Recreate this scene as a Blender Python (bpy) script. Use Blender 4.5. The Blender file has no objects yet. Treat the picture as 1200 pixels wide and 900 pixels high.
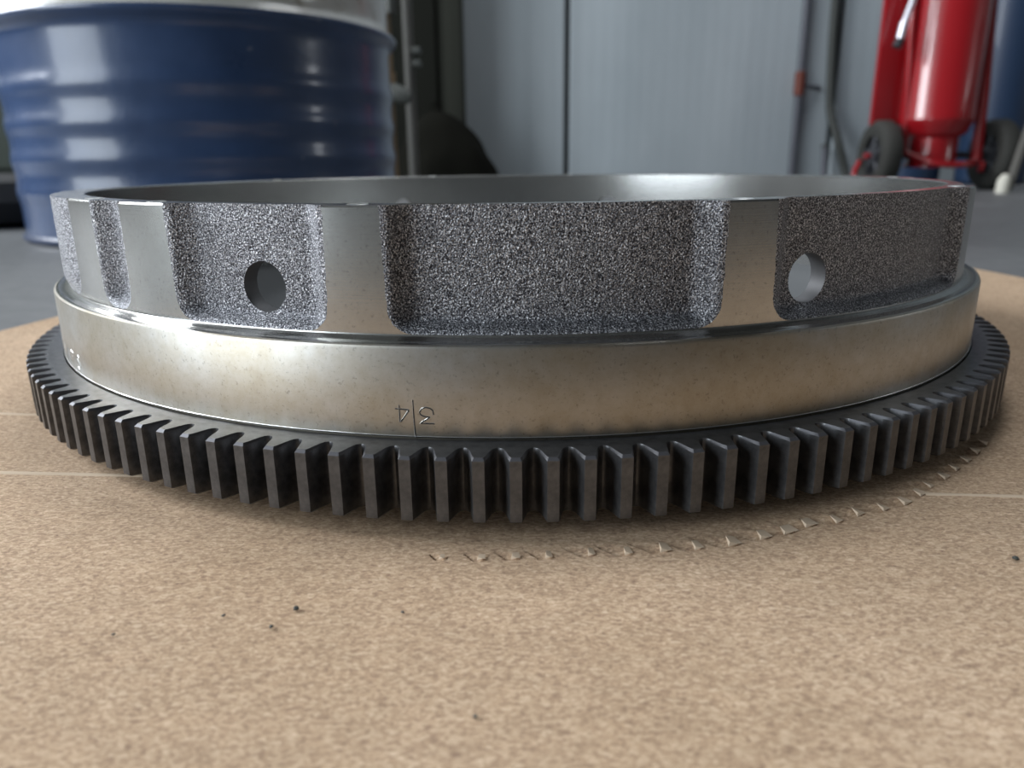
import bpy, bmesh, math, random
from math import sin, cos, pi, radians as rad, sqrt
from mathutils import Matrix, Vector, noise

random.seed(7)
scene = bpy.context.scene
COL = scene.collection
U = 0.225                       # flywheel ring-gear radius in metres

# ------------------------------------------------------------------ camera
F_PX, PITCH, ROLL, YAW = 879.05, 0.28954, -0.01187, -0.0063
def cam_axis(x, y, dep):
    c, s = cos(-ROLL), sin(-ROLL); u, v = c*x - s*y, s*x + c*y
    c, s = cos(PITCH), sin(PITCH); Y, Z = c*dep - s*v, -s*dep - c*v
    c, s = cos(-YAW), sin(-YAW)
    return Vector((c*u - s*Y, s*u + c*Y, Z))
cam_data = bpy.data.cameras.new('camera')
cam = bpy.data.objects.new('camera', cam_data); COL.objects.link(cam)
rx, ry, rz = cam_axis(1, 0, 0), cam_axis(0, -1, 0), -cam_axis(0, 0, 1)
cam.matrix_world = Matrix(((rx.x, ry.x, rz.x, 0.0), (rx.y, ry.y, rz.y, -0.40095),
                           (rx.z, ry.z, rz.z, 0.0949), (0, 0, 0, 1)))
cam_data.sensor_width = 36.0
cam_data.lens = F_PX/1200*36.0
cam_data.clip_start = 0.01
cam_data.dof.use_dof = True
cam_data.dof.focus_distance = 0.215
cam_data.dof.aperture_fstop = 13.0
scene.camera = cam

# ------------------------------------------------------------------ light
scene.view_settings.view_transform = 'Standard'
scene.view_settings.look = 'None'
scene.view_settings.gamma = 1.0
scene.view_settings.use_curve_mapping = False
scene.view_settings.exposure = 0.05

world = bpy.data.worlds.new('overcast_sky'); scene.world = world
world.use_nodes = True
bg = world.node_tree.nodes['Background']
bg.inputs['Color'].default_value = (0.80, 0.90, 1.0, 1)
bg.inputs['Strength'].default_value = 1.0

def area(name, loc, target, sx, sy, power, col):
    l = bpy.data.lights.new(name, 'AREA'); l.shape = 'RECTANGLE'
    l.size, l.size_y, l.energy, l.color = sx, sy, power, col
    o = bpy.data.objects.new(name, l); COL.objects.link(o)
    o.location = loc
    o.rotation_euler = (Vector(target) - Vector(loc)).to_track_quat('-Z', 'Y').to_euler()
    return o
# daylight through the big open gate in the left wall, and a roof light
area('gate_daylight', (-3.58, -2.2, 1.65), (0, -2.2, 1.65), 3.0, 3.2, 150, (0.86, 0.94, 1.0))
area('high_window_daylight', (-3.58, 1.0, 2.2), (0, 1.0, 2.2), 2.2, 2.0, 225, (0.92, 0.96, 1.0))
area('roof_daylight', (0.6, 1.9, 4.5), (0.6, 1.9, 0), 1.6, 1.4, 75, (0.94, 0.97, 1.0))
area('window_daylight', (4.58, 0.15, 1.35), (0, 0.15, 1.35), 0.5, 0.8, 8, (0.92, 0.96, 1.0))

# ------------------------------------------------------------------ helpers
def link(o, parent=None):
    COL.objects.link(o)
    if parent: o.parent = parent
    return o
def tag(o, label=None, cat=None, group=None, kind=None):
    if label: o['label'] = label
    if cat: o['category'] = cat
    if group: o['group'] = group
    if kind: o['kind'] = kind
    return o
def empty(name, loc=(0, 0, 0), rz=0.0):
    o = bpy.data.objects.new(name, None); COL.objects.link(o)
    o.location = loc; o.rotation_euler = (0, 0, rz); o.empty_display_size = 0.05
    return o
def mesh_obj(name, verts, faces, mats, parent=None, sharp=30, fmat=None, smooth=True):
    me = bpy.data.meshes.new(name)
    me.from_pydata(verts, [], faces); me.validate()
    for m in (mats if isinstance(mats, (list, tuple)) else [mats]): me.materials.append(m)
    if fmat: me.polygons.foreach_set('material_index', fmat)
    if smooth:
        me.shade_smooth(); me.set_sharp_from_angle(angle=rad(sharp))
    me.update()
    return link(bpy.data.objects.new(name, me), parent)
class MB:
    def __init__(s): s.v = []; s.f = []
    def add(s, v, f):
        b = len(s.v); s.v += [tuple(p) for p in v]; s.f += [tuple(i + b for i in q) for q in f]
    def box(s, x0, x1, y0, y1, z0, z1, bev=0.0):
        bm = bmesh.new(); bmesh.ops.create_cube(bm, size=1)
        for v in bm.verts:
            v.co = Vector(((x0+x1)/2 + v.co.x*(x1-x0), (y0+y1)/2 + v.co.y*(y1-y0), (z0+z1)/2 + v.co.z*(z1-z0)))
        if bev: bmesh.ops.bevel(bm, geom=bm.edges[:], offset=bev, segments=2, affect='EDGES', profile=0.5)
        bm.verts.index_update(); s.add([v.co for v in bm.verts], [[v.index for v in f.verts] for f in bm.faces]); bm.free()
    def lathe(s, prof, n=48, M=Matrix(), close=False, arc=2*pi):
        v = []; f = []; k = len(prof)
        for i in range(n):
            a = arc*i/n
            v += [M @ Vector((r*sin(a), -r*cos(a), z)) for r, z in prof]
        for i in range(n):
            j = (i+1) % n
            for q in range(k if close else k-1):
                q2 = (q+1) % k
                f.append((i*k+q, j*k+q, j*k+q2, i*k+q2))
        s.add(v, f)
    def tube(s, pts, r, n=10, caps=True):
        pts = [Vector(p) for p in pts]; v = []; f = []
        t0 = (pts[1]-pts[0]).normalized()
        ref = Vector((0, 0, 1)) if abs(t0.z) < 0.9 else Vector((1, 0, 0))
        for i, p in enumerate(pts):
            t = ((pts[min(i+1, len(pts)-1)] - pts[max(i-1, 0)])).normalized()
            a = t.cross(ref).normalized(); b = t.cross(a).normalized()
            rr = r[i] if isinstance(r, (list, tuple)) else r
            v += [p + (a*cos(2*pi*k/n) + b*sin(2*pi*k/n))*rr for k in range(n)]
        for i in range(len(pts)-1):
            for k in range(n):
                f.append((i*n+k, i*n+(k+1) % n, (i+1)*n+(k+1) % n, (i+1)*n+k))
        if caps:
            f.append(tuple(range(n-1, -1, -1))); f.append(tuple((len(pts)-1)*n+k for k in range(n)))
        s.add(v, f)
    def build(s, name, mat, parent=None, sharp=35, smooth=True):
        o = mesh_obj(name, s.v, s.f, mat, parent, sharp, None, smooth)
        bm = bmesh.new(); bm.from_mesh(o.data); bmesh.ops.recalc_face_normals(bm, faces=bm.faces[:]); bm.to_mesh(o.data); bm.free()
        if smooth: o.data.set_sharp_from_angle(angle=rad(sharp))
        return o
def smooth_path(pts, n=8):
    pts = [Vector(p) for p in pts]; out = []
    for i in range(len(pts)-1):
        p0, p1, p2, p3 = pts[max(i-1, 0)], pts[i], pts[i+1], pts[min(i+2, len(pts)-1)]
        for k in range(n):
            t = k/n
            out.append(0.5*((2*p1) + (p2-p0)*t + (2*p0-5*p1+4*p2-p3)*t*t + (3*p1-p0-3*p2+p3)*t**3))
    out.append(pts[-1]); return out
def sstep(t):
    t = max(0.0, min(1.0, t)); return t*t*(3-2*t)

# ------------------------------------------------------------------ materials
class Mat:
    def __init__(s, name, col=(0.5, 0.5, 0.5), rough=0.5, metal=0.0, **kw):
        s.m = bpy.data.materials.new(name); s.m.use_nodes = True
        s.t = s.m.node_tree; s.b = s.t.nodes['Principled BSDF']
        s.b.inputs['Base Color'].default_value = (*col, 1)
        s.b.inputs['Roughness'].default_value = rough; s.b.inputs['Metallic'].default_value = metal
        for k, v in kw.items(): s.b.inputs[k.replace('_', ' ')].default_value = v
    def n(s, t, **kw):
        nd = s.t.nodes.new(t)
        for k, v in kw.items():
            if k in nd.inputs: nd.inputs[k].default_value = v
            else: setattr(nd, k, v)
        return nd
    def l(s, a, b): s.t.links.new(a, b)
    def coord(s, scale=(1, 1, 1), out='Object'):
        tc = s.n('ShaderNodeTexCoord'); mp = s.n('ShaderNodeMapping'); mp.inputs['Scale'].default_value = scale
        s.l(tc.outputs[out], mp.inputs['Vector']); return mp.outputs['Vector']
    def noise(s, vec, scale, detail=4, rough=0.55, dist=0.0):
        nd = s.n('ShaderNodeTexNoise'); nd.inputs['Scale'].default_value = scale
        nd.inputs['Detail'].default_value = detail; nd.inputs['Roughness'].default_value = rough; nd.inputs['Distortion'].default_value = dist
        s.l(vec, nd.inputs['Vector']); return nd.outputs['Fac']
    def ramp(s, fac, stops):
        nd = s.n('ShaderNodeValToRGB'); r = nd.color_ramp
        while len(r.elements) < len(stops): r.elements.new(0.5)
        for e, (p, c) in zip(r.elements, stops):
            e.position = p; e.color = (*c, 1) if len(c) == 3 else c
        s.l(fac, nd.inputs['Fac']); return nd.outputs['Color']
    def mix(s, fac, a, b, mode='MIX'):
        nd = s.n('ShaderNodeMix', data_type='RGBA', blend_type=mode)
        for sock, val in ((nd.inputs[0], fac), (nd.inputs[6], a), (nd.inputs[7], b)):
            if hasattr(val, 'is_output'): s.l(val, sock)
            elif isinstance(val, (int, float)): sock.default_value = val
            else: sock.default_value = (*val, 1)
        return nd.outputs[2]
    def math(s, op, a, b=0.0, c=None):
        nd = s.n('ShaderNodeMath', operation=op)
        for i, val in enumerate((a, b, c)):
            if val is None: continue
            if hasattr(val, 'is_output'): s.l(val, nd.inputs[i])
            else: nd.inputs[i].default_value = val
        return nd.outputs[0]
    def bump(s, h, strength, dist, prev=None):
        nd = s.n('ShaderNodeBump'); nd.inputs['Strength'].default_value = strength; nd.inputs['Distance'].default_value = dist
        s.l(h, nd.inputs['Height'])
        if prev: s.l(prev, nd.inputs['Normal'])
        s.l(nd.outputs['Normal'], s.b.inputs['Normal']); return nd.outputs['Normal']
    def col(s, c): s.l(c, s.b.inputs['Base Color'])
    def rough(s, c): s.l(c, s.b.inputs['Roughness'])

def g(v): return (v, v, v)
# machined steel of the flywheel, satin with oily brown mottling and fine turning lines
def machined(name, base, r0, r1, mott):
    m = Mat(name, base, 0.3, 1.0)
    v = m.coord()
    big = m.noise(v, 28, 5, 0.6); fine = m.noise(v, 900, 3, 0.7)
    c = m.ramp(big, [(0.35, base), (0.62, tuple(a*b for a, b in zip(base, mott)))])
    c = m.mix(1.0, c, m.ramp(m.noise(v, 240, 5, 0.7), [(0.30, tuple(0.5+0.5*q-0.05 for q in mott)), (0.62, g(1.0))]), 'MULTIPLY')
    sp = m.ramp(fine, [(0.28, g(0.45)), (0.42, g(1.0))])
    m.col(m.mix(0.6, c, m.mix(1.0, c, sp, 'MULTIPLY')))
    vz = m.coord((6, 6, 2600)); tl = m.noise(vz, 1.0, 2)
    rr = m.math('MULTIPLY_ADD', big, r1-r0, r0)
    m.rough(rr)
    b1 = m.bump(tl, 0.10, 0.0001)
    m.bump(fine, 0.03, 0.0001, b1)
    return m.m
M_band = machined('machined_band_steel', (0.53, 0.52, 0.495), 0.32, 0.46, (0.86, 0.80, 0.70))
M_wall = machined('machined_wall_steel', (0.50, 0.50, 0.485), 0.17, 0.30, (0.96, 0.95, 0.93))
M_inner = machined('bored_inner_steel', (0.54, 0.54, 0.53), 0.20, 0.30, (0.97, 0.97, 0.96))
# sand-cast iron, grainy
def cast():
    m = Mat('cast_iron_grain', (0.2, 0.2, 0.21), 0.4, 0.9)
    v = m.coord()
    vo = m.n('ShaderNodeTexVoronoi'); vo.inputs['Scale'].default_value = 1900; m.l(v, vo.inputs['Vector'])
    no = m.noise(v, 2300, 3, 0.7); big = m.noise(v, 260, 3, 0.6)
    m.col(m.ramp(no, [(0.38, (0.015, 0.015, 0.02)), (0.52, (0.20, 0.205, 0.225)), (0.65, (0.90, 0.91, 0.95))]))  # strong contrast paints the sparkle of the grains into the iron's colour
    h = m.math('MULTIPLY_ADD', vo.outputs['Distance'], 0.8, no)
    b = m.bump(h, 0.85, 0.00045)
    m.bump(big, 0.35, 0.0006, b)
    m.rough(m.math('MULTIPLY_ADD', no, 0.3, 0.28))
    return m.m
M_cast = cast()
def gear():
    m = Mat('black_oxide_steel', (0.09, 0.09, 0.095), 0.36, 0.65, Specular_IOR_Level=0.5)
    v = m.coord(); n1 = m.noise(v, 260, 4, 0.65); n2 = m.noise(v, 35, 3)
    m.col(m.ramp(n1, [(0.35, (0.065, 0.066, 0.070)), (0.75, (0.145, 0.145, 0.15))]))
    m.rough(m.math('MULTIPLY_ADD', n2, 0.25, 0.24))
    m.bump(n1, 0.12, 0.0002)
    return m.m
M_gear = gear()
M_edge = Mat('worn_chamfer_steel', (0.10, 0.10, 0.11), 0.5, 0.6).m
M_bore = Mat('dark_rough_bore', (0.11, 0.11, 0.115), 0.6, 0.4).m
M_face = Mat('oiled_friction_face', (0.11, 0.115, 0.12), 0.8, 0.0, Specular_IOR_Level=0.1).m
M_dark = Mat('painted_recess_shade', (0.02, 0.02, 0.022), 0.5, 0.3).m  # dark colour painted in for the shade inside holes and scribed lines
M_burr = Mat('fresh_scribed_steel', (0.85, 0.85, 0.84), 0.3, 1.0).m
def card():
    m = Mat('kraft_cardboard', (0.5, 0.38, 0.26), 0.85, 0.0, Specular_IOR_Level=0.25)
    v = m.coord(); vs = m.coord((1, 1.7, 1))
    fib = m.noise(vs, 650, 5, 0.7, 0.6); blot = m.noise(v, 9, 4, 0.6); mid = m.noise(vs, 90, 4, 0.65)
    a = m.ramp(fib, [(0.33, (0.30, 0.20, 0.142)), (0.5, (0.535, 0.382, 0.255)), (0.68, (0.76, 0.60, 0.44))])
    b = m.ramp(blot, [(0.3, (0.90, 0.87, 0.83)), (0.7, (1.06, 1.05, 1.05))])
    c = m.ramp(mid, [(0.3, g(0.90)), (0.7, g(1.06))])
    m.col(m.mix(1.0, m.mix(1.0, a, b, 'MULTIPLY'), c, 'MULTIPLY'))
    wv = m.n('ShaderNodeTexWave', wave_type='BANDS', bands_direction='Y'); wv.inputs['Scale'].default_value = 62
    wv.inputs['Distortion'].default_value = 1.2; wv.inputs['Detail'].default_value = 1; wv.inputs['Detail Scale'].default_value = 0.3
    m.l(v, wv.inputs['Vector'])
    b1 = m.bump(wv.outputs['Fac'], 0.05, 0.0012)
    m.bump(fib, 0.25, 0.0004, b1)
    return m.m
M_card = card()
M_kraft = Mat('pale_torn_kraft', (0.66, 0.52, 0.38), 0.9).m
def concrete():
    m = Mat('grey_concrete', (0.3, 0.3, 0.3), 0.55)
    v = m.coord(); n1 = m.noise(v, 2.2, 6, 0.65); n2 = m.noise(v, 60, 4)
    a = m.ramp(n1, [(0.3, (0.085, 0.088, 0.092)), (0.7, (0.17, 0.175, 0.18))])
    m.col(m.mix(0.25, a, m.ramp(n2, [(0.3, g(0.07)), (0.7, g(0.22))])))
    m.rough(m.math('MULTIPLY_ADD', n1, 0.4, 0.35)); m.bump(n2, 0.1, 0.002)
    return m.m
M_conc = concrete()
def panelmat():
    m = Mat('pale_grey_panel_paint', (0.5, 0.56, 0.6), 0.42)
    v = m.coord((1, 1, 0.35)); n1 = m.noise(v, 2.5, 5, 0.6)
    m.col(m.ramp(n1, [(0.3, (0.37, 0.42, 0.45)), (0.7, (0.46, 0.51, 0.54))]))
    m.rough(m.math('MULTIPLY_ADD', n1, 0.2, 0.34))
    return m.m
M_panel = panelmat()
M_gap = Mat('dark_joint', (0.05, 0.055, 0.055), 0.7).m
M_plain = Mat('workshop_wall_paint', (0.10, 0.10, 0.097), 0.8).m
M_ceil = Mat('workshop_ceiling', (0.09, 0.09, 0.09), 0.9).m
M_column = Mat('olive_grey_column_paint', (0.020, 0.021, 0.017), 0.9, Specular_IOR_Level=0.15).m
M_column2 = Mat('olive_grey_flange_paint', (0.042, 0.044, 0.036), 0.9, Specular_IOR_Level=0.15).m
def drum_mat():
    m = Mat('drum_paint', (0.05, 0.1, 0.25), 0.28, 0.0, Coat_Weight=0.5, Coat_Roughness=0.12)
    tc = m.n('ShaderNodeTexCoord'); sx = m.n('ShaderNodeSeparateXYZ'); m.l(tc.outputs['Object'], sx.inputs[0])
    v = m.coord(); n1 = m.noise(v, 7, 5, 0.65); n2 = m.noise(v, 45, 4, 0.6)
    blue = m.ramp(n1, [(0.3, (0.024, 0.050, 0.120)), (0.7, (0.038, 0.076, 0.178))])
    white = m.ramp(n2, [(0.30, (0.30, 0.27, 0.22)), (0.42, (0.50, 0.50, 0.47)), (0.8, (0.56, 0.56, 0.54))])
    lo = m.math('GREATER_THAN', sx.outputs['Z'], 0.287); hi = m.math('LESS_THAN', sx.outputs['Z'], 0.60)
    base = m.mix(m.math('MULTIPLY', lo, hi), blue, white)
    scr = m.ramp(n2, [(0.70, g(0.0)), (0.76, g(1.0))])
    m.col(m.mix(m.math('MULTIPLY', scr, 0.35), base, (0.4, 0.42, 0.45)))
    m.rough(m.math('MULTIPLY_ADD', n1, 0.22, 0.2))
    m.bump(n1, 0.25, 0.006)
    return m.m
M_drum = drum_mat()
M_drumrim = Mat('drum_hoop_dark_blue', (0.018, 0.035, 0.085), 0.35).m
M_red = Mat('glossy_red_enamel', (0.34, 0.010, 0.015), 0.25, 0.0, Coat_Weight=0.6, Coat_Roughness=0.1).m
M_rubber = Mat('black_rubber', (0.018, 0.018, 0.019), 0.7).m
M_tread = Mat('dusty_tyre_tread', (0.032, 0.032, 0.028), 0.8).m
M_hub = Mat('dark_grey_hub', (0.05, 0.052, 0.06), 0.45, 0.3).m
M_silver = Mat('pale_aluminium', (0.72, 0.72, 0.78), 0.35, 0.7).m
M_navy = Mat('navy_cylinder_paint', (0.018, 0.042, 0.095), 0.5, 0.0, Coat_Weight=0.1).m
M_post = Mat('dark_grey_pipe_paint', (0.10, 0.105, 0.125), 0.5).m
M_rust = Mat('rust_red_clamp', (0.16, 0.04, 0.025), 0.6).m
M_tan = Mat('tan_brown_pipe', (0.22, 0.15, 0.08), 0.6).m
M_whitepipe = Mat('off_white_pipe', (0.09, 0.09, 0.083), 0.7).m
M_hose = Mat('grey_black_hose', (0.05, 0.055, 0.05), 0.6).m
M_lump = Mat('shadow_lump_black', (0.008, 0.008, 0.006), 0.95, Specular_IOR_Level=0.1).m
M_foot = Mat('ivory_rubber_foot', (0.62, 0.60, 0.52), 0.6).m
M_trestle = Mat('weathered_grey_leg', (0.10, 0.095, 0.085), 0.6).m
M_cab = Mat('dark_green_cabinet_paint', (0.020, 0.030, 0.022), 0.6).m

# ------------------------------------------------------------------ room shell
FZ = -0.0095
YB, XL, XR, YF, ZC = 2.93, -3.6, 4.6, -5.0, 4.6
b = MB(); b.box(XL-0.15, XR+0.15, YF-0.15, YB+0.25, FZ-0.12, FZ); tag(b.build('floor', M_conc), 'worn grey concrete workshop floor', 'floor', kind='structure')
b = MB(); b.box(XL-0.15, XR+0.15, YF-0.15, YB+0.25, ZC, ZC+0.1); tag(b.build('ceiling', M_ceil), 'dark workshop ceiling above', 'ceiling', kind='structure')
b = MB(); b.box(XR, XR+0.15, YF, YB+0.1, FZ, ZC); tag(b.build('wall_right', M_plain), 'grey workshop wall on the right', 'wall', kind='structure')
b = MB(); b.box(XL, XR, YF-0.15, YF, FZ, ZC); tag(b.build('wall_front', M_plain), 'grey workshop wall behind the viewer', 'wall', kind='structure')
b = MB()                                            # left wall with a big open gateway
b.box(XL-0.15, XL, YF, -3.7, FZ, ZC); b.box(XL-0.15, XL, -0.7, -0.1, FZ, ZC); b.box(XL-0.15, XL, 2.1, YB+0.1, FZ, ZC); b.box(XL-0.15, XL, -0.1, 2.1, FZ, 1.2); b.box(XL-0.15, XL, -0.1, 2.1, 3.2, ZC); b.box(XL-0.15, XL, -3.7, -0.7, 3.3, ZC)
tag(b.build('wall_left', M_plain), 'grey workshop wall with open gateway and high window', 'wall', kind='structure')
# back wall: backing plus separate ribbed panels
b = MB(); b.box(XL, XR, YB+0.03, YB+0.12, FZ, ZC)
wall_back = tag(b.build('wall_back', M_gap), 'pale blue-grey ribbed panel wall at the back', 'wall', kind='structure')
PW = 1.11
def panel_mesh(w):
    n = int(w/0.0178); prof = []
    x = 0.011
    prof.append((x, 0.03)); prof.append((x, 0.006)); prof.append((x+0.006, 0.0))
    k = 0
    while x + 0.05 < w - 0.02:
        x += 0.050; d = 0.0003
        prof += [(x-0.006, 0.0), (x, d), (x+0.004, d), (x+0.010, 0.0)]
    prof += [(w-0.017, 0.0), (w-0.011, 0.006), (w-0.011, 0.03)]
    v = [(px, py, 0.0) for px, py in prof] + [(px, py, ZC-FZ) for px, py in prof]
    k = len(prof); f = [(i, i+1, k+i+1, k+i) for i in range(k-1)]
    return v, f
pv, pf = panel_mesh(PW)
first = None
for i in range(-4, 4):
    x0 = 0.222 + i*PW
    if x0 < XL - 0.5 or x0 + PW > XR + 0.6: continue
    if first is None:
        first = mesh_obj('wall_panel', pv, pf, M_panel, wall_back, 25); o = first
    else:
        o = first.copy(); COL.objects.link(o)
    o.location = (x0, YB, FZ)

# ------------------------------------------------------------------ cardboard sheet
DX0, DX1, DY0, DY1 = -0.035, 0.185, -0.245, -0.150
imp_px = [(-.0876, -1.0378), (-.0448, -1.0404), (-.007, -1.0392), (.031, -1.038), (.0788, -1.0332), (.1199, -1.032),
          (.1609, -1.0269), (.2003, -1.0218), (.2408, -1.0147), (.2816, -.9993), (.3133, -.9874), (.3444, -.9708),
          (.3842, -.9606), (.4176, -.943), (.4552, -.9297), (.4898, -.9134), (.5230, -.888), (.5489, -.8628), (.583, -.836),
          (.6143, -.8068), (.648, -.777), (.680, -.745), (.7139, -.7103)]
imps = []
for i, (x, y) in enumerate(imp_px):
    a = math.atan2(x + 0.03, -(y + 0.06))            # radial angle of the old tooth mark
    size = min(1.0, 0.45 + 0.08*i)
    imps.append((x*U, y*U, a, size))
def dent(x, y):
    d = 0.0
    for (ix, iy, a, s) in imps:
        dx, dy = x-ix, y-iy
        if abs(dx) > 0.015 or abs(dy) > 0.015: continue
        ca, sa = cos(a), sin(a)
        ty = dx*sa - dy*ca; tx = dx*ca + dy*sa - 0.7*ty       # tangential (right), outward (toward viewer)
        # tooth print: tip at ty=0, reaching inward, ramping up to the right
        w = 0.0030*s; ln = 0.0075*s
        if -ln < ty < 0.0006 and -w < tx < w:
            ramp = (w - tx)/(2*w)
            fade = sstep((ty + ln)/(ln*0.8))
            if tx < -w + 0.0009 and ty > -0.6*ln: d = min(d, -0.0040*s*fade)
            d = min(d, -0.0022*s*ramp**0.8*fade)
    return d
def axis(lo, hi, d0, d1, fine, coarse):
    out = []
    n = max(2, int((d0-lo)/coarse)); out += [lo + (d0-lo)*i/n for i in range(n)]
    n = int((d1-d0)/fine); out += [d0 + (d1-d0)*i/n for i in range(n)]
    n = max(2, int((hi-d1)/coarse)); out += [d1 + (hi-d1)*i/n for i in range(n+1)]
    return out
ys = axis(-0.47, 0.285, DY0, DY1, 0.0004, 0.012)
xs = axis(-1.0, 1.0, DX0, DX1, 0.0004, 0.02)        # outer columns are stretched to the sheet's edges below
def edge_l(y): return -0.3122 + 0.19*(y - 0.0425)
def edge_r(y): return 0.4030 - 0.15*(y - 0.249)
V = []; Fc = []
for y in ys:
    for x in xs:
        if x < DX0: X = DX0 + (x-DX0)/(-1.0-DX0)*(edge_l(y)-DX0)
        elif x > DX1: X = DX1 + (x-DX1)/(1.0-DX1)*(edge_r(y)-DX1)
        else: X = x
        z = 0.0007*noise.noise((X*9, y*9, 3.1)) - 0.0004
        r = sqrt(X*X + y*y)
        z = min(z, 0.0) if r < 0.25 else z
        if DX0 <= X <= DX1 and DY0 <= y <= DY1: z += dent(X, y)
        V.append((X, y, z))
nx, ny = len(xs), len(ys)
for j in range(ny-1):
    for i in range(nx-1):
        a = j*nx+i; Fc.append((a, a+1, a+nx+1, a+nx))
# underside and edges
per = [i for i in range(nx)] + [j*nx+nx-1 for j in range(1, ny)] + [(ny-1)*nx+i for i in range(nx-2, -1, -1)] + [j*nx for j in range(ny-2, 0, -1)]
base = len(V); V += [(V[i][0], V[i][1], FZ+0.0005) for i in per]
m_ = len(per)
for k in range(m_): Fc.append((per[k], base+k, base+(k+1) % m_, per[(k+1) % m_]))
Fc.append(tuple(base+k for k in range(m_-1, -1, -1)))
cardboard = empty('cardboard_sheet')
tag(cardboard, 'large flat sheet of brown corrugated cardboard on the concrete under the flywheel', 'cardboard')
mesh_obj('sheet', V, Fc, M_card, cardboard, 40)
def score(p0, p1, w, h):
    p0, p1 = Vector((*p0, 0)), Vector((*p1, 0)); d = (p1-p0).normalized(); n = Vector((-d.y, d.x, 0)); N = 60; v = []; f = []
    for i in range(N+1):
        c = p0.lerp(p1, i/N); ww = w*(0.8+0.4*noise.noise((i*0.4, 1.3, 0)))
        for s_, z in ((-1, -0.0006), (-0.5, h), (0.4, h*1.1), (1, -0.0006)): v.append(c + n*ww*s_ + Vector((0, 0, z)))
    for i in range(N):
        for k in range(3): f.append((i*4+k, i*4+k+4, i*4+k+5, i*4+k+1))
    m = MB(); m.add(v, f); return m.build('score_line', M_kraft, cardboard, 60)
score((-1.5*U, -0.725*U), (-0.35*U, -0.8155*U), 0.0014, 0.00012)
score((0.53*U, -0.885*U), (1.55*U, -0.965*U), 0.0013, 0.00012)
score((-1.5*U, -0.43*U), (-0.35*U, -0.60*U), 0.0012, 0.0001)
# torn paper flaps at the toe of each old tooth print
for i, (ix, iy, a, s) in enumerate(imps):
    w = 0.0024*s*random.uniform(0.6, 1.25); h = 0.0010*s*random.uniform(0.5, 1.3); ca, sa = cos(a), sin(a)
    def P(t, o, z): return (ix + t*ca + o*sa, iy + t*sa - o*ca, z)
    v = [P(-0.2*w, 0.0004, -0.0004), P(1.5*w, 0.0002, -0.0001), P(1.3*w, -0.0034*s, 0.0001), P(0.1*w, -0.0026*s, h), P(0.0, 0.0, h*0.55), P(0.9*w, 0.0005, 0.00005)]
    f = [(0, 1, 5), (0, 5, 4), (5, 1, 2), (4, 5, 3), (5, 2, 3), (0, 4, 3), (0, 3, 2, 1)]
    m = MB(); m.add(v, f); m.build('torn_flap', M_kraft, cardboard, 20)

# ------------------------------------------------------------------ flywheel
fly = empty('flywheel', (0, 0, 0.02*U))
tag(fly, 'machined steel truck flywheel with black ring gear lying on brown cardboard', 'flywheel')
R2, R3, RIN = 0.9401*U, 0.9136*U, 0.8663*U
ZG, ZB, ZT, ZBT, ZLEDGE, ZFL = 0.0808*U, 0.2006*U, 0.3542*U, 0.2035*U, 0.1975*U, 0.105*U
RC, DEP, WALL = 0.030*U, 0.022*U, 0.038*U
def pol(phi, r, z): a = rad(phi); return (r*sin(a), -r*cos(a), z)
# pockets as (left angle, right angle, depth, hole angle)
half = [(-84.5, -48.4, -0.006*U, None), (-41.9, -36.1, DEP*0.8, None), (-29.8, -14.3, DEP, -21.0),
        (-9.9, 16.1, DEP, None), (20.3, 50.6, DEP, 25.2), (55.0, 90.5, DEP, None)]
pockets = half + [(a+180, b_+180, d, (h+180 if h is not None else None)) for a, b_, d, h in half]
HZ, HR = 0.2513*U, 0.0325*U
# rows shared by lands and pockets
rows = [ZBT + RC*(1-cos(pi/2*t/14)) for t in range(14)]
nr = 46; rows += [ZBT + RC + (ZT-ZBT-RC)*t/nr for t in range(nr+1)]
def inset(z):
    q = ZBT + RC - z
    return 0.0 if q <= 0 else RC - sqrt(max(0.0, RC*RC - q*q))
def edges(pk, z):
    i = math.degrees(inset(z)/R3); sl = 0.5*(1-(z-ZBT)/(ZT-ZBT))
    jit = 0.10*noise.noise((z*900, pk[0], 0.5)); jit2 = 0.10*noise.noise((z*900, pk[1], 7.5))
    return pk[0] + i + sl*0.6 + jit, pk[1] - i - sl*0.4 + jit2
def sd(phi, z, pk):
    """distance inside the rounded pocket outline (metres)"""
    l, r = pk[0], pk[1]; c = (l+r)/2; hw = rad(r-l)/2*R3
    x = abs(rad(phi-c)*R3); qx = x - (hw-RC); qz = (ZBT+RC) - z
    out = sqrt(max(qx, 0)**2 + max(qz, 0)**2) + min(max(qx, qz), 0)
    return RC - out
def depth_at(phi, z, pk):
    d = max(0.0, sd(phi, z, pk)); arc_ = rad(pk[1]-pk[0])*R3
    side = arc_/2 - abs(rad(phi-(pk[0]+pk[1])/2)*R3)
    return pk[2]*sstep(side/min(WALL, arc_*0.45))*sstep(d/(0.017*U))
outline = []
lv, lf = [], []
def add_grid(v, f, gridrows):
    b0 = len(v); n = len(gridrows[0])
    for rw in gridrows: v.extend(rw)
    for j in range(len(gridrows)-1):
        for i in range(n-1):
            a = b0 + j*n + i; f.append((a, a+1, a+n+1, a+n))
CH = 0.0025*U
def cut_hole(verts, faces, test, snap, r):
    """drop the faces inside a disc and pull the rim exactly onto the circle"""
    keep, gone = [], set()
    for fa in faces:
        d = [test(verts[i]) for i in fa]
        if sum(d)/len(d) < r: gone.update(fa)
        else: keep.append(fa)
    used = set(i for fa in keep for i in fa)
    for i in gone & used: verts[i] = snap(verts[i])
    return keep
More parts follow.
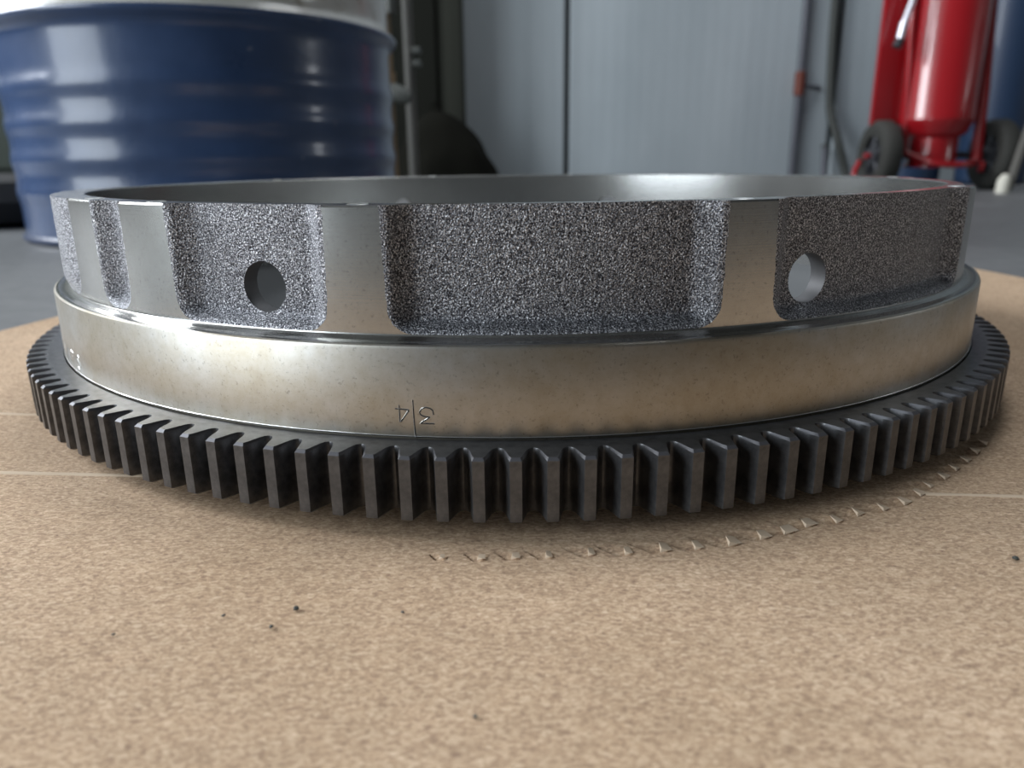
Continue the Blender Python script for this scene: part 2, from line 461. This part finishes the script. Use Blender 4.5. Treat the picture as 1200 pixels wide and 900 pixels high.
for pi_, pk in enumerate(pockets):
    arc = rad(pk[1]-pk[0])*R3; n = max(24, int(arc/0.00062))
    us = [k/n for k in range(n+1)]
    gr = []
    for z in rows:
        l, r = edges(pk, z); row = []
        for u in us:
            ph = l + (r-l)*u
            d = 0.0 if u in (0.0, 1.0) or z == rows[0] else max(0.0, sd(ph, z, pk))
            w = min(WALL, arc*0.45)
            dep = depth_at(ph, z, pk) if d > 0 else 0.0
            if d > 0.0006: dep += 0.00016*noise.noise((ph*7, z*900, pi_)) * min(1, d/0.002)
            row.append(pol(ph, R3-dep, z))
        gr.append(row)
    v, f = [], []; add_grid(v, f, gr)
    if pk[3] is not None:
        ha = pk[3]; c = Vector(pol(ha, 1, 0)); t = Vector((cos(rad(ha)), sin(rad(ha)), 0)); ctr = Vector((0, 0, HZ))
        def test(p):
            q = Vector(p) - ctr
            return sqrt(q.dot(t)**2 + q.z**2) if q.dot(c) > 0 else 9.0
        def snap(p):
            q = Vector(p) - ctr; a_, z_ = q.dot(t), q.z; L = sqrt(a_*a_+z_*z_)
            return tuple(Vector(p) + t*(a_/L*HR - a_) + Vector((0, 0, z_/L*HR - z_)))
        f = cut_hole(v, f, test, snap, HR)
    po = mesh_obj('cast_pocket', v, f, M_cast, fly, 60)
    po['label'] = 'rough grainy dark cast iron recess'
    if pk[3] is not None:
        bv, bf = [], []; NS = 56
        ro = R3 - pk[2] + 0.0001; steps = [(ro, HR), (ro-0.0006, HR*0.985), (RIN+0.001, HR*0.985), (sqrt(RIN**2-HR**2)-0.0001, HR)]
        for rr, hr in steps:
            for k in range(NS):
                a_ = 2*pi*k/NS; x_ = hr*cos(a_)
                zz_ = HZ + hr*sin(a_)
                if rr > RIN + 0.0015:
                    ph_ = ha + math.degrees(math.asin(x_/R3)); dsurf = depth_at(ph_, zz_, pk)
                    rq = R3 - dsurf - (ro - rr)
                    radial = sqrt(max(0, rq*rq - x_*x_))
                else: radial = sqrt(max(rr, RIN)**2 - x_*x_)
                bv.append(tuple(c*radial + t*x_ + Vector((0, 0, HZ + hr*sin(a_)))))
        for j in range(len(steps)-1):
            for k in range(NS): bf.append((j*NS+k, j*NS+(k+1) % NS, (j+1)*NS+(k+1) % NS, (j+1)*NS+k))
        mesh_obj('bore', bv, bf, M_bore, po, 40)
    outline.append((pk, gr[-1]))
    # land to the right of this pocket
    nx_ = pockets[(pi_+1) % len(pockets)]; off = 360 if nx_[0] < pk[0] else 0
    gl = []
    for z in rows[:-1] + [ZT-CH, ZT]:
        if z == ZT: rr = R3 - CH
        else: rr = R3
        zz = min(z, ZT)
        if z == rows[-2] and z >= ZT-CH: continue
        l = edges(pk, zz)[1]; r = edges(nx_, zz)[0] + off
        gl.append([pol(l + (r-l)*k/10, rr, z) for k in range(11)])
    add_grid(lv, lf, gl)
    outline[-1] = (pk, gr[-1], gl[-1])
# ring strip below the pockets, fillet, ledge, band and lower body (lathe)
prof = [(R3, ZBT), (R3+0.0001, ZLEDGE+0.0010), (R3+0.0006, ZLEDGE+0.0006), (R3+0.0014, ZLEDGE+0.0003), (R3+0.0018, ZLEDGE+0.0001), (R3+0.0020, ZLEDGE), (R2-0.0020, ZLEDGE), (R2-0.0009, ZLEDGE-0.0002), (R2-0.0003, ZLEDGE-0.0006), (R2, ZLEDGE-0.0014),
        (R2, ZG+0.0006), (R2-0.0004, ZG+0.0002), (R2-0.0004, 0.004), (R2-0.003, 0.0), (0.62*U, 0.0), (0.60*U, -0.02*U), (0.20*U, -0.02*U), (0.19*U, -0.018*U), (0.19*U, ZFL), (0.80*U, ZFL), (RIN, ZFL+0.002)]
m = MB(); m.lathe(prof, 720); bodyv, bodyf = list(m.v), list(m.f)
b0 = len(bodyv); bodyv += lv; bodyf += [tuple(i+b0 for i in q) for q in lf]
# top rim face
for pk, pr, lr in outline:
    for src in (pr, lr):
        gi = []
        for p in src:
            L = sqrt(p[0]**2+p[1]**2); s_ = (RIN+0.0004)/L
            gi.append((p[0]*s_, p[1]*s_, ZT))
        add_grid(bodyv, bodyf, [src, gi])
# bored inner wall with the holes
NI = 720; zr = [ZFL+0.002 + (ZT-0.0004-ZFL-0.002)*k/38 for k in range(39)]
iv, if_ = [], []
gi = [[pol(-180+360*k/NI, RIN, z) for k in range(NI+1)] for z in zr] + [[pol(-180+360*k/NI, RIN+0.0004, ZT) for k in range(NI+1)]]
add_grid(iv, if_, gi)
for pk in pockets:
    if pk[3] is None: continue
    ha = pk[3]; c = Vector(pol(ha, 1, 0)); t = Vector((cos(rad(ha)), sin(rad(ha)), 0)); ctr = Vector((0, 0, HZ))
    def test(p):
        q = Vector(p) - ctr
        return sqrt(q.dot(t)**2 + q.z**2) if q.dot(c) > 0 else 9.0
    def snap(p):
        q = Vector(p) - ctr; a_, z_ = q.dot(t), q.z; L = sqrt(a_*a_+z_*z_)
        return tuple(Vector(p) + t*(a_/L*HR - a_) + Vector((0, 0, z_/L*HR - z_)))
    if_ = cut_hole(iv, if_, test, snap, HR)
b0 = len(bodyv); nb = len(bodyf); bodyv += iv; bodyf += [tuple(i+b0 for i in q) for q in if_]
fm = []
nl = 17; 
for k in range(len(bodyf)):
    if k >= nb: fm.append(2)
    else:
        q = bodyf[k]; z = max(bodyv[i][2] for i in q)
        rm = max(sqrt(bodyv[i][0]**2+bodyv[i][1]**2) for i in q)
        fm.append(3 if rm < RIN + 0.0001 and z < ZFL + 0.004 else (1 if z > ZLEDGE - 0.0002 else 0))
body = mesh_obj('machined_body', bodyv, bodyf, [M_band, M_wall, M_inner, M_face], fly, 28, fm)
bm = bmesh.new(); bm.from_mesh(body.data); bmesh.ops.remove_doubles(bm, verts=bm.verts[:], dist=1e-6); bm.to_mesh(body.data); bm.free()
body.data.set_sharp_from_angle(angle=rad(28))
# bolt holes on the lands: flat dark discs paint the shade of a recess
def bolt_hole_disc(phi, r, rad_):
    c = Vector(pol(phi, r, ZT)); m = MB()
    m.lathe([(rad_*1.35, 0.00002), (rad_*1.18, 0.00022), (rad_, 0.00005)], 24, Matrix.Translation(c)); o = m.build('bolt_hole_rim', M_burr, fly, 60)
    m = MB(); m.lathe([(rad_, 0.00006), (rad_*0.5, 0.00004), (0.00005, 0.00004)], 24, Matrix.Translation(c)); m.build('bolt_hole_disc', M_dark, o, 60)
for ph in (-45.0, -32.8, -12.1, 18.2, 52.8, 92.9, 135.0, 147.2, 167.9, 198.2, 232.8):
    bolt_hole_disc(ph, 0.889*U, 0.0022)

# ring gear: rim plus 148 separate teeth that share one mesh
NT = 148; PITCHA = 360/NT; RB = 0.957*U
m = MB(); m.lathe([(R2+0.0003, ZG-0.0008), (R2+0.0006, ZG), (RB, ZG), (RB, 0.0), (R2+0.0003, 0.0)], NT, Matrix.Rotation(rad(-29.29 + PITCHA/2), 4, 'Z'), close=True)
ring = m.build('ring_gear', M_gear, fly, 25)
ring['label'] = 'black toothed steel ring gear'
hp = pi/NT
def tooth_outline():
    pts = []                                        # (angle offset, radius), left half then mirrored
    half_ = [(1.0, 0.9665), (0.86, 0.9672), (0.74, 0.9692), (0.655, 0.973), (0.60, 0.978), (0.50, 0.986), (0.40, 0.994), (0.345, 0.9988), (0.325, 1.0)]
    L = [(-hp*a, r*U) for a, r in half_]
    return L + [(-a, r) for a, r in reversed(L)]
def tooth_mesh():
    o2 = tooth_outline(); n = len(o2); c = 0.0007
    def xyz(a, r, z): return (r*sin(a), -r*cos(a), z)
    def insetp(k):
        # push the outline into the tooth for the chamfer
        a, r = o2[k]; s = 1 if a > 0 else -1
        w = sstep((r/U - 0.967)/0.012)
        da = -s*c*0.55/r*w; dr = -c*1.3*sstep((r/U-0.990)/0.010) - c*0.35*(1-w)
        return a+da, r+dr
    v = []; 
    for z, ins in ((0.0, True), (c*0.8, False), (ZG-c, False), (ZG, True)):
        for k in range(n):
            a, r = insetp(k) if ins else o2[k]
            v.append(xyz(a, r, z))
    f = []; fm = []
    for j in range(3):
        for k in range(n-1):
            f.append((j*n+k, j*n+k+1, (j+1)*n+k+1, (j+1)*n+k)); fm.append(1 if j == 2 and 3 <= k <= n-5 else 0)
    b_ = len(v); v += [xyz(-hp, RB, 0), xyz(hp, RB, 0), xyz(-hp, RB, ZG), xyz(hp, RB, ZG)]
    f.append(tuple(range(3*n, 4*n)) + (b_+3, b_+2)); fm.append(0)
    f.append(tuple(range(n-1, -1, -1)) + (b_, b_+1)); fm.append(0)
    me = bpy.data.meshes.new('tooth'); me.from_pydata(v, [], f)
    me.materials.append(M_gear); me.materials.append(M_edge); me.polygons.foreach_set('material_index', fm)
    me.shade_smooth(); me.set_sharp_from_angle(angle=rad(28)); me.update(); return me
tm = tooth_mesh()
for k in range(NT):
    o = bpy.data.objects.new('tooth', tm); COL.objects.link(o); o.parent = ring
    o.rotation_euler = (0, 0, rad(-29.29 + PITCHA*k))

m = MB(); m.lathe([(R2 + 0.00016*cos(2*pi*k/6), ZG + 0.0007 + 0.00016*sin(2*pi*k/6)) for k in range(6)], 360, close=True); m.build('burr_edge', M_burr, fly, 60)
# scribed timing mark "3|4", stamped upside down on the band
def strokes(name, polys, w, mat_trough, mat_burr, parent):
    vb, fb, vt, ft = [], [], [], []
    for pts in polys:
        pts = [Vector((p[0], p[1])) for p in pts]
        dense = []
        for i in range(len(pts)-1):
            k = max(1, int((pts[i+1]-pts[i]).length/0.0004))
            dense += [pts[i].lerp(pts[i+1], q/k) for q in range(k)]
        dense.append(pts[-1])
        n = len(dense)
        for i, p in enumerate(dense):
            t = (dense[min(i+1, n-1)] - dense[max(i-1, 0)]).normalized(); nn = Vector((-t.y, t.x))
            jw = w*(1+0.25*noise.noise((p.x*3000, p.y*3000, 0)))
            for s_, h in ((-1.9, -0.00003), (-1.15, 0.00011), (-0.8, 0.00001), (0.8, 0.00001), (1.15, 0.00011), (1.9, -0.00003)):
                q = p + nn*jw*s_; ph = math.degrees(q.x/R2)
                (vb).append(pol(ph, R2+h, q.y))
        base_ = len(vb) - 6*n
        for i in range(n-1):
            for k in range(5):
                a = base_ + i*6 + k; (ft if k == 2 else fb).append((a, a+1, a+7, a+6))
    o = mesh_obj(name, vb, fb, mat_burr, parent, 80)
    mesh_obj('groove_strip', vb, ft, mat_trough, o, 80)
    return o
def px2(X, Y): return (rad(-7.54 + ((440+X/12)-484)*0.0640)*R2, (0.1297 - ((450+Y/12)-469)*0.00108)*U)
four = [[px2(*q) for q in l] for l in ([(268, 355), (462, 366)], [(327, 302), (327, 540)], [(462, 372), (335, 542)])]
bar = [[px2(522, 225), px2(528, 480), px2(537, 760)]]
arc3 = [(805, 425), (795, 365), (755, 335), (695, 324), (640, 345), (610, 395), (628, 435), (690, 455), (755, 457), (615, 548), (812, 550)]
three = [[px2(*q) for q in arc3]]
tmark = strokes('timing_mark', four + bar + three, 0.00014, M_dark, M_burr, fly)  # flat dark strips paint the shade inside the scribed lines
tmark['label'] = 'scribed upside-down digits 3 and 4 either side of a line'
# stamped characters at the far left of the band, hardly legible
def glyph(ph, z, s, lines): return [[(rad(ph)*R2 + x*s, z*U + y*s) for x, y in l] for l in lines]
sg = []
sg += glyph(-47.6, 0.1035, 0.0042, [[(-.4, -.5), (.1, -.62), (.45, -.3), (.1, 0), (-.3, .25), (0, .6), (.4, .45)]])
sg += glyph(-49.8, 0.1060, 0.0042, [[(-.35, -.5), (-.35, .5)], [(-.35, .5), (.3, .35), (.3, .05), (-.3, 0)]])
sg += glyph(-52.0, 0.1045, 0.0042, [[(-.4, -.5), (0, .5), (.4, -.5)], [(-.25, -.1), (.25, -.1)]])
sg += glyph(-54.4, 0.1050, 0.0042, [[(-.3, -.5), (-.3, .5), (.3, -.5), (.3, .5)]])
sg += glyph(-57.0, 0.1055, 0.0042, [[(0, -.5), (0, .5)], [(-.3, .5), (.3, .5)]])
sg += glyph(-59.5, 0.1060, 0.0042, [[(-.3, .5), (.3, .5), (-.3, -.5), (.3, -.5)]])
smark = strokes('stamped_serial', sg, 0.00012, M_burr, M_burr, fly)
smark['label'] = 'bright stamped characters, hardly legible'

# ------------------------------------------------------------------ blue steel drum
DR = 0.279
drum = empty('steel_drum', (-0.475, 0.855, FZ))
tag(drum, 'blue steel oil drum with ribbed lower wall and white upper half', 'drum')
prof = [(DR-0.012, 0.0)]
z = 0.012
def drum_r(z):
    r = DR
    for zc in (0.068, 0.112, 0.157, 0.203): r += 0.0030*math.exp(-((z-zc)/0.0125)**2)
    for zc in (0.284, 0.590): r += 0.0135*math.exp(-((z-zc)/0.0095)**2)
    for zc in (0.68, 0.725, 0.77): r += 0.0030*math.exp(-((z-zc)/0.0125)**2)
    return r
zz = 0.004
while zz < 0.872:
    prof.append((drum_r(zz), zz)); zz += 0.0035
m = MB(); m.lathe(prof, 128); m.build('shell', M_drum, drum, 60)
def ring_part(name, r, z, rt, mat, parent):
    m = MB(); m.lathe([(r + rt*cos(2*pi*k/10), z + rt*sin(2*pi*k/10)) for k in range(10)], 96, close=True); return m.build(name, mat, parent, 60)
ring_part('bottom_chime', DR-0.001, 0.0062, 0.006, M_drumrim, drum)
ring_part('top_chime', DR-0.001, 0.872, 0.007, M_drumrim, drum)
m = MB(); m.lathe([(DR-0.004, 0.862), (0.2, 0.861), (0.0005, 0.861)], 64); lid = m.build('lid', M_drum, drum, 40)
m = MB(); m.lathe([(0.036, 0.861), (0.036, 0.872), (0.03, 0.875), (0.0005, 0.875)], 24, Matrix.Translation((0.19, 0.05, 0))); m.build('bung', M_drumrim, lid, 40)
m = MB()                                              # welded seam down the wall
sa = math.atan2(-0.205, 0.90)
sv, sf = [], []
zs = [0.02 + k*0.0035 for k in range(242)]
for zq in zs:
    for k, (dx, dr) in enumerate(((-0.004, -0.0005), (-0.0015, 0.0009), (0.0015, 0.0009), (0.004, -0.0005))):
        a_ = rad(-46) + dx/DR; r_ = drum_r(zq)+dr; sv.append((r_*sin(a_), -r_*cos(a_), zq))
for i in range(len(zs)-1):
    for k in range(3): sf.append((i*4+k, i*4+k+1, i*4+k+5, i*4+k+4))
mesh_obj('seam', sv, sf, M_drum, drum, 60)

# ------------------------------------------------------------------ wheeled fire extinguisher
ex = empty('wheeled_fire_extinguisher', (1.325, 2.03, FZ))
tag(ex, 'red wheeled fire extinguisher on a two-wheeled cart against the back wall', 'fire extinguisher')
TR = 0.105
TM = Matrix.Translation((-0.037, 0, 0))
m = MB(); m.lathe([(0.0005, 0.150), (0.05, 0.150), (0.072, 0.156), (0.090, 0.170), (0.098, 0.192), (TR+0.0015, 0.204), (TR+0.0015, 0.212), (TR, 0.215),
                   (TR, 0.80), (0.094, 0.84), (0.078, 0.875), (0.05, 0.895), (0.035, 0.90), (0.035, 0.93), (0.0005, 0.93)], 64, TM); m.build('tank', M_red, ex, 40)
m = MB(); m.lathe([(0.070, 0.160), (0.070, 0.082), (0.075, 0.076), (0.075, 0.070), (0.066, 0.070), (0.066, 0.160)], 48, TM); m.build('base_skirt', M_red, ex, 40)
m = MB(); m.lathe([(0.0005, 0.925), (0.022, 0.925), (0.022, 0.975), (0.012, 0.985), (0.0005, 0.985)], 24, TM); m.build('valve', M_silver, ex, 40)
m = MB(); m.tube([(0.095, -0.02, 0.085), (0.085, -0.02, 0.30), (0.062, -0.02, 0.60), (0.045, 0.05, 1.0)], 0.016, 12); m.build('frame_tube', M_red, ex, 60)
m = MB(); m.tube([(-0.130, -0.02, 0.11), (-0.142, -0.02, 0.30), (-0.162, -0.02, 0.60), (-0.150, 0.05, 1.0)], 0.0115, 12); m.build('frame_tube', M_red, ex, 60)
m = MB(); m.tube([(-0.150, 0.05, 1.0), (-0.12, 0.10, 1.05), (0.02, 0.10, 1.05), (0.045, 0.05, 1.0)], 0.0115, 12); m.build('push_handle', M_red, ex, 60)
m = MB(); m.tube(smooth_path([(0.100, -0.02, 0.085), (0.03, -0.085, 0.078), (-0.06, -0.085, 0.082), (-0.130, -0.02, 0.115)]), 0.0095, 12); m.build('cross_bar', M_red, ex, 60)
m = MB(); m.box(-0.228, -0.125, 0.010, 0.030, 0.195, 0.72, 0.006); m.build('side_plate', M_red, ex, 40)
m = MB(); m.tube([(-0.19, 0, 0.105), (0.15, 0, 0.105)], 0.010, 12); m.build('axle', M_hub, ex, 60)
m = MB(); m.tube(smooth_path([(-0.262, -0.03, 0.012), (-0.275, -0.02, 0.05), (-0.255, -0.005, 0.09)]), 0.008, 10); m.build('kick_stand', M_red, ex, 60)
m = MB(); m.tube([(0.098, -0.028, 0.070), (0.112, -0.034, 0.070)], 0.017, 14); m.build('foot_cap', M_red, ex, 40)
for cx in (-0.195, 0.158):
    Mx = Matrix.Translation((cx, 0, 0.105)) @ Matrix.Rotation(rad(-90), 4, 'Y')
    m = MB(); m.lathe([(0.060, -0.026), (0.088, -0.030), (0.098, -0.026), (0.105, -0.016), (0.105, 0.016), (0.098, 0.026), (0.088, 0.030), (0.060, 0.026)], 48, Mx, close=True)
    w = m.build('wheel', M_tread, ex, 40)
    for k in range(30):                               # tread blocks
        pass
    m = MB(); m.lathe([(0.064, 0.022), (0.058, 0.010), (0.030, 0.012), (0.026, 0.026), (0.012, 0.030), (0.0005, 0.030)], 36, Mx); m.build('hub', M_hub, w, 40)
    for k in range(5):
        a_ = 2*pi*k/5 + 0.3; d = Vector((0, cos(a_), sin(a_))); c0 = Vector((cx-0.016, 0, 0.105))
        m = MB(); m.tube([c0 + d*0.018, c0 + d*0.066], [0.010, 0.007], 8); m.build('spoke', M_hub, w, 50)
    m = MB(); m.tube([(cx-0.045, 0, 0.105), (cx-0.028, 0, 0.105)], 0.009, 12); m.build('axle_cap', M_red, w, 40)
noz = empty('discharge_nozzle', (0, 0, 0)); noz.parent = ex
bpy.data.objects.remove(noz)
m = MB(); m.tube([(-0.211, -0.075, 0.428), (-0.204, -0.075, 0.470), (-0.203, -0.075, 0.472), (-0.180, -0.075, 0.56), (-0.14, -0.075, 0.70)], [0.0115, 0.0125, 0.0095, 0.0085, 0.0085], 14)
nz = m.build('nozzle', M_silver, ex, 40); nz['label'] = 'pale metal discharge nozzle'
m = MB(); m.tube(smooth_path([(-0.14, -0.075, 0.70), (-0.10, -0.08, 0.82), (-0.07, -0.06, 0.92), (-0.05, 0, 0.955)]), 0.011, 12); m.build('hose', M_rubber, nz, 60)
m = MB(); m.tube([(-0.218, -0.072, 0.405), (-0.208, -0.072, 0.425)], 0.013, 12); m.build('nozzle_tip', M_hub, nz, 40)

# gas cylinder behind it
gc = empty('gas_cylinder', (1.765, 2.50, FZ))
tag(gc, 'tall navy blue gas cylinder standing behind the fire extinguisher', 'gas cylinder')
m = MB(); m.lathe([(0.0005, 0.0), (0.10, 0.0), (0.114, 0.015), (0.115, 0.05), (0.115, 1.22), (0.105, 1.30), (0.07, 1.36), (0.04, 1.39), (0.035, 1.42), (0.0005, 1.42)], 56); m.build('body', M_navy, gc, 40)
m = MB(); m.lathe([(0.040, 1.40), (0.042, 1.44), (0.040, 1.56), (0.02, 1.58), (0.0005, 1.58)], 32); m.build('cap', M_navy, gc, 40)

gd = empty('gas_cylinder', (1.515, 2.62, FZ))  # added cylinder, keeps the gap under the tank dark
tag(gd, 'added navy cylinder filling the dark gap under the red extinguisher tank', 'gas cylinder')
for ch in list(gc.children):
    c_ = ch.copy(); COL.objects.link(c_); c_.parent = gd
gd['group'] = gc['group'] = 'gas cylinders by the back wall'

# trestle legs with pale feet at the right edge
ts = empty('trestle', (1.462, 1.80, FZ))
tag(ts, 'grey wooden trestle with ivory feet at the right edge of the frame', 'trestle')
for (fx, fy, tx, ty) in ((-0.075, -0.02, 0.10, 0.10), (0.010, -0.05, 0.185, 0.07), (0.30, -0.02, 0.10, 0.10), (0.385, -0.05, 0.185, 0.07)):
    m = MB(); m.tube([(fx, fy, 0.015), (tx, ty, 0.55)], 0.012, 8); lg = m.build('leg', M_trestle, ts, 40)
    m = MB(); m.tube([(fx-0.020, fy-0.005, 0.0), (fx-0.018, fy-0.005, 0.035), (fx-0.012, fy, 0.046)], [0.017, 0.017, 0.012], 12); m.build('foot', M_foot, lg, 40)
m = MB(); m.box(0.06, 0.22, 0.04, 0.13, 0.54, 0.59, 0.006); m.build('top_beam', M_trestle, ts, 40)

# ------------------------------------------------------------------ things along the back wall
st = empty('pipe_post', (1.175, 2.905, FZ))
tag(st, 'dark grey vertical pipe with a rust-red clamp on the back wall', 'pipe')
m = MB(); m.tube([(0, 0, 0), (0, 0, 3.2)], 0.0155, 16); m.build('pipe', M_post, st, 40)
m = MB(); m.lathe([(0.015, 0.345), (0.0215, 0.35), (0.0215, 0.435), (0.015, 0.44)], 24); cl = m.build('clamp', M_rust, st, 40)
m = MB(); m.tube([(0.022, -0.005, 0.385), (0.075, 0.01, 0.378), (0.095, 0.03, 0.376)], 0.008, 10); m.build('bracket', M_post, cl, 40)

hs = empty('hanging_hose', (1.30, 2.86, FZ))
tag(hs, 'dark grey hose hanging down the panel joint beside the red extinguisher', 'hose')
m = MB(); m.tube(smooth_path([(-0.012, 0.045, 2.4), (-0.010, 0.045, 1.2), (-0.012, 0.045, 0.70), (0.0, 0.043, 0.40), (0.010, 0.035, 0.28), (0.040, 0.0, 0.16), (0.072, -0.01, 0.06), (0.080, -0.02, 0.012)], 6),
                 0.017, 10); m.build('tube', M_hose, hs, 60)
m = MB(); m.tube([(0.078, -0.019, 0.02), (0.080, -0.02, 0.0)], 0.018, 12); m.build('coupling', M_hose, hs, 60)
bt = empty('short_rod', (1.283, 2.84, FZ))
tag(bt, 'short grey-green rod leaning on the wall beside the hanging hose', 'rod')
m = MB(); m.tube([(-0.005, -0.02, 0.0), (0.014, 0.05, 0.145)], 0.013, 10); m.build('shaft', M_post, bt, 40)
m = MB(); m.tube([(0.0135, 0.048, 0.14), (0.0145, 0.052, 0.152)], 0.015, 10); m.build('end_cap', M_hose, bt, 40)

cn = empty('steel_column', (-0.325, 2.76, FZ))
tag(cn, 'dark olive steel column standing before the back wall beside the drum', 'column')
m = MB(); m.box(-0.34, 0.030, -0.07, 0.12, 0, ZC-FZ, 0.004); m.build('web', M_column, cn, 30)  # widened leftward to keep the bright wall behind it dark
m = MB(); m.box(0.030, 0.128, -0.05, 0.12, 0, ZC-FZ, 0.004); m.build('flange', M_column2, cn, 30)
m = MB(); m.box(-0.16, 0.16, -0.10, 0.15, 0, 0.015, 0.002); m.build('base_plate', M_column, cn, 30)

tp = empty('tan_pipe', (-0.415, 2.25, FZ))
tag(tp, 'tan brown pipe with valve running up behind the drum', 'pipe')
m = MB(); m.tube([(0, 0, 0.0), (0.0, 0, 2.6)], 0.020, 14); m.build('riser', M_tan, tp, 40)
m = MB(); m.tube([(0, -0.005, 0.345), (0.0, -0.005, 0.385)], 0.028, 14); m.build('coupling', M_tan, tp, 40)
m = MB(); m.tube([(0.0, -0.01, 0.335), (0.035, -0.02, 0.318), (0.075, -0.02, 0.305)], [0.024, 0.030, 0.020], 12); m.build('valve', M_hose, tp, 50)
m = MB(); m.tube([(0.022, -0.01, 0.56), (0.026, -0.01, 0.66)], 0.018, 12); m.build('union', M_hose, tp, 50)
wp = empty('white_pipe', (-0.352, 2.34, FZ))
tag(wp, 'off-white vertical pipe between the tan pipe and the dark column', 'pipe')
m = MB(); m.tube([(0, 0, 0.0), (0, 0, 2.6)], 0.017, 14); m.build('riser', M_whitepipe, wp, 40)
for zc in (0.42, 0.46):
    m = MB(); m.tube([(0.012, -0.01, zc), (0.040, -0.015, zc)], 0.013, 10); m.build('bracket', M_hose, wp, 40)

sk = empty('shadow_lump', (-0.25, 2.52, FZ))  # black lump added to stand in for the slanted shadow here
tag(sk, 'dark lump added in place of the shadow at the foot of the column', 'lump')
sv, sf = [], []
NA, NZ = 40, 18
for j in range(NZ+1):
    tz = j/NZ
    for i in range(NA):
        a_ = 2*pi*i/NA
        rx_ = 0.20*(1-tz**1.7)**0.7 + 0.008; ry_ = 0.11*(1-tz**1.8)**0.7 + 0.008
        d = 1 + 0.14*noise.noise((cos(a_)*1.7, sin(a_)*1.7, tz*3)) * (1 if j else 0.6)
        sv.append((rx_*d*cos(a_) - 0.03*tz, ry_*d*sin(a_), 0.285*tz))
for j in range(NZ):
    for i in range(NA): sf.append((j*NA+i, j*NA+(i+1) % NA, (j+1)*NA+(i+1) % NA, (j+1)*NA+i))
sf.append(tuple(NZ*NA+i for i in range(NA))); sf.append(tuple(range(NA-1, -1, -1)))
mesh_obj('lump_body', sv, sf, M_lump, sk, 60)
m = MB(); m.tube(smooth_path([(-0.03, 0, 0.275), (-0.028, -0.004, 0.30), (-0.045, 0.0, 0.318)]), [0.022]*8 + [0.016]*8 + [0.024], 12) if False else None
m = MB(); m.tube([(-0.03, 0, 0.272), (-0.028, -0.004, 0.29), (-0.036, 0.0, 0.305)], [0.020, 0.014, 0.022], 12); m.build('lump_tip', M_lump, sk, 60)

cb = empty('added_dark_cabinet', (-1.80, 2.45, FZ))  # made-up cabinet, covers the brightly lit wall left of the drum
tag(cb, 'made-up dark green cabinet hiding the bright wall behind the drum at the left edge', 'cabinet')
m = MB(); m.box(-0.50, 0.50, -0.22, 0.25, 0.08, 1.9, 0.006); m.build('body', M_cab, cb, 30)
for sx_ in (-1, 1):
    m = MB(); m.box(min(0.004*sx_, 0.485*sx_), max(0.004*sx_, 0.485*sx_), -0.238, -0.22, 0.10, 1.88, 0.004); dr_ = m.build('door', M_cab, cb, 30)
    m = MB(); m.tube([(0.05*sx_, -0.265, 0.95), (0.05*sx_, -0.265, 1.10)], 0.008, 8); m.tube([(0.05*sx_, -0.265, 0.96), (0.05*sx_, -0.236, 0.96)], 0.006, 8); m.tube([(0.05*sx_, -0.265, 1.09), (0.05*sx_, -0.236, 1.09)], 0.006, 8)
    m.build('handle', M_silver, dr_, 40)
for lx in (-0.46, 0.46):
    for ly in (-0.18, 0.21):
        m = MB(); m.box(lx-0.02, lx+0.02, ly-0.02, ly+0.02, 0.0, 0.085, 0.002); m.build('foot', M_hose, cb, 30)

ty = empty('black_tyre', (-1.03, 1.10, FZ))
tag(ty, 'low black rubber tyre on the floor at the left edge behind the drum', 'tyre')
m = MB(); m.lathe([(0.14, 0.02), (0.19, 0.0), (0.23, 0.012), (0.245, 0.045), (0.23, 0.078), (0.19, 0.09), (0.14, 0.07)], 56, close=True); m.build('carcass', M_rubber, ty, 40)

# ------------------------------------------------------------------ grit on the cardboard
grit = [(-.2197, -1.1369, 0.0007), (-.235, -1.1663, 0.0005), (-.2875, -1.1475, 0.0004), (-.3801, -1.1764, 0.0004), (-.1133, -1.1442, 0.0004), (-.0353, -1.288, 0.0004), (.5411, -1.0523, 0.0008)]
words = ['largest dark crumb on the cardboard left of centre', 'small dark crumb on cardboard just below the largest crumb', 'tiny dark crumb on cardboard between two other crumbs at left',
         'tiny dark crumb nearest the left edge of the picture', 'tiny dark crumb on cardboard below the timing mark', 'tiny dark crumb nearest the bottom edge of the picture', 'flat grey crumb on cardboard near the right edge']
for (x, y, r), wd in zip(grit, words):
    bm = bmesh.new(); bmesh.ops.create_icosphere(bm, subdivisions=2, radius=r)
    for v in bm.verts:
        v.co *= 1 + 0.5*noise.noise(v.co*2500 + Vector((x*50, 0, 0))); v.co.z *= 0.6
    me = bpy.data.meshes.new('grit_crumb'); bm.to_mesh(me); bm.free(); me.materials.append(M_hose); me.shade_smooth()
    o = link(bpy.data.objects.new('grit_crumb', me)); o.location = (x*U, y*U, r*0.35); tag(o, wd, 'crumb', 'crumbs on the cardboard')
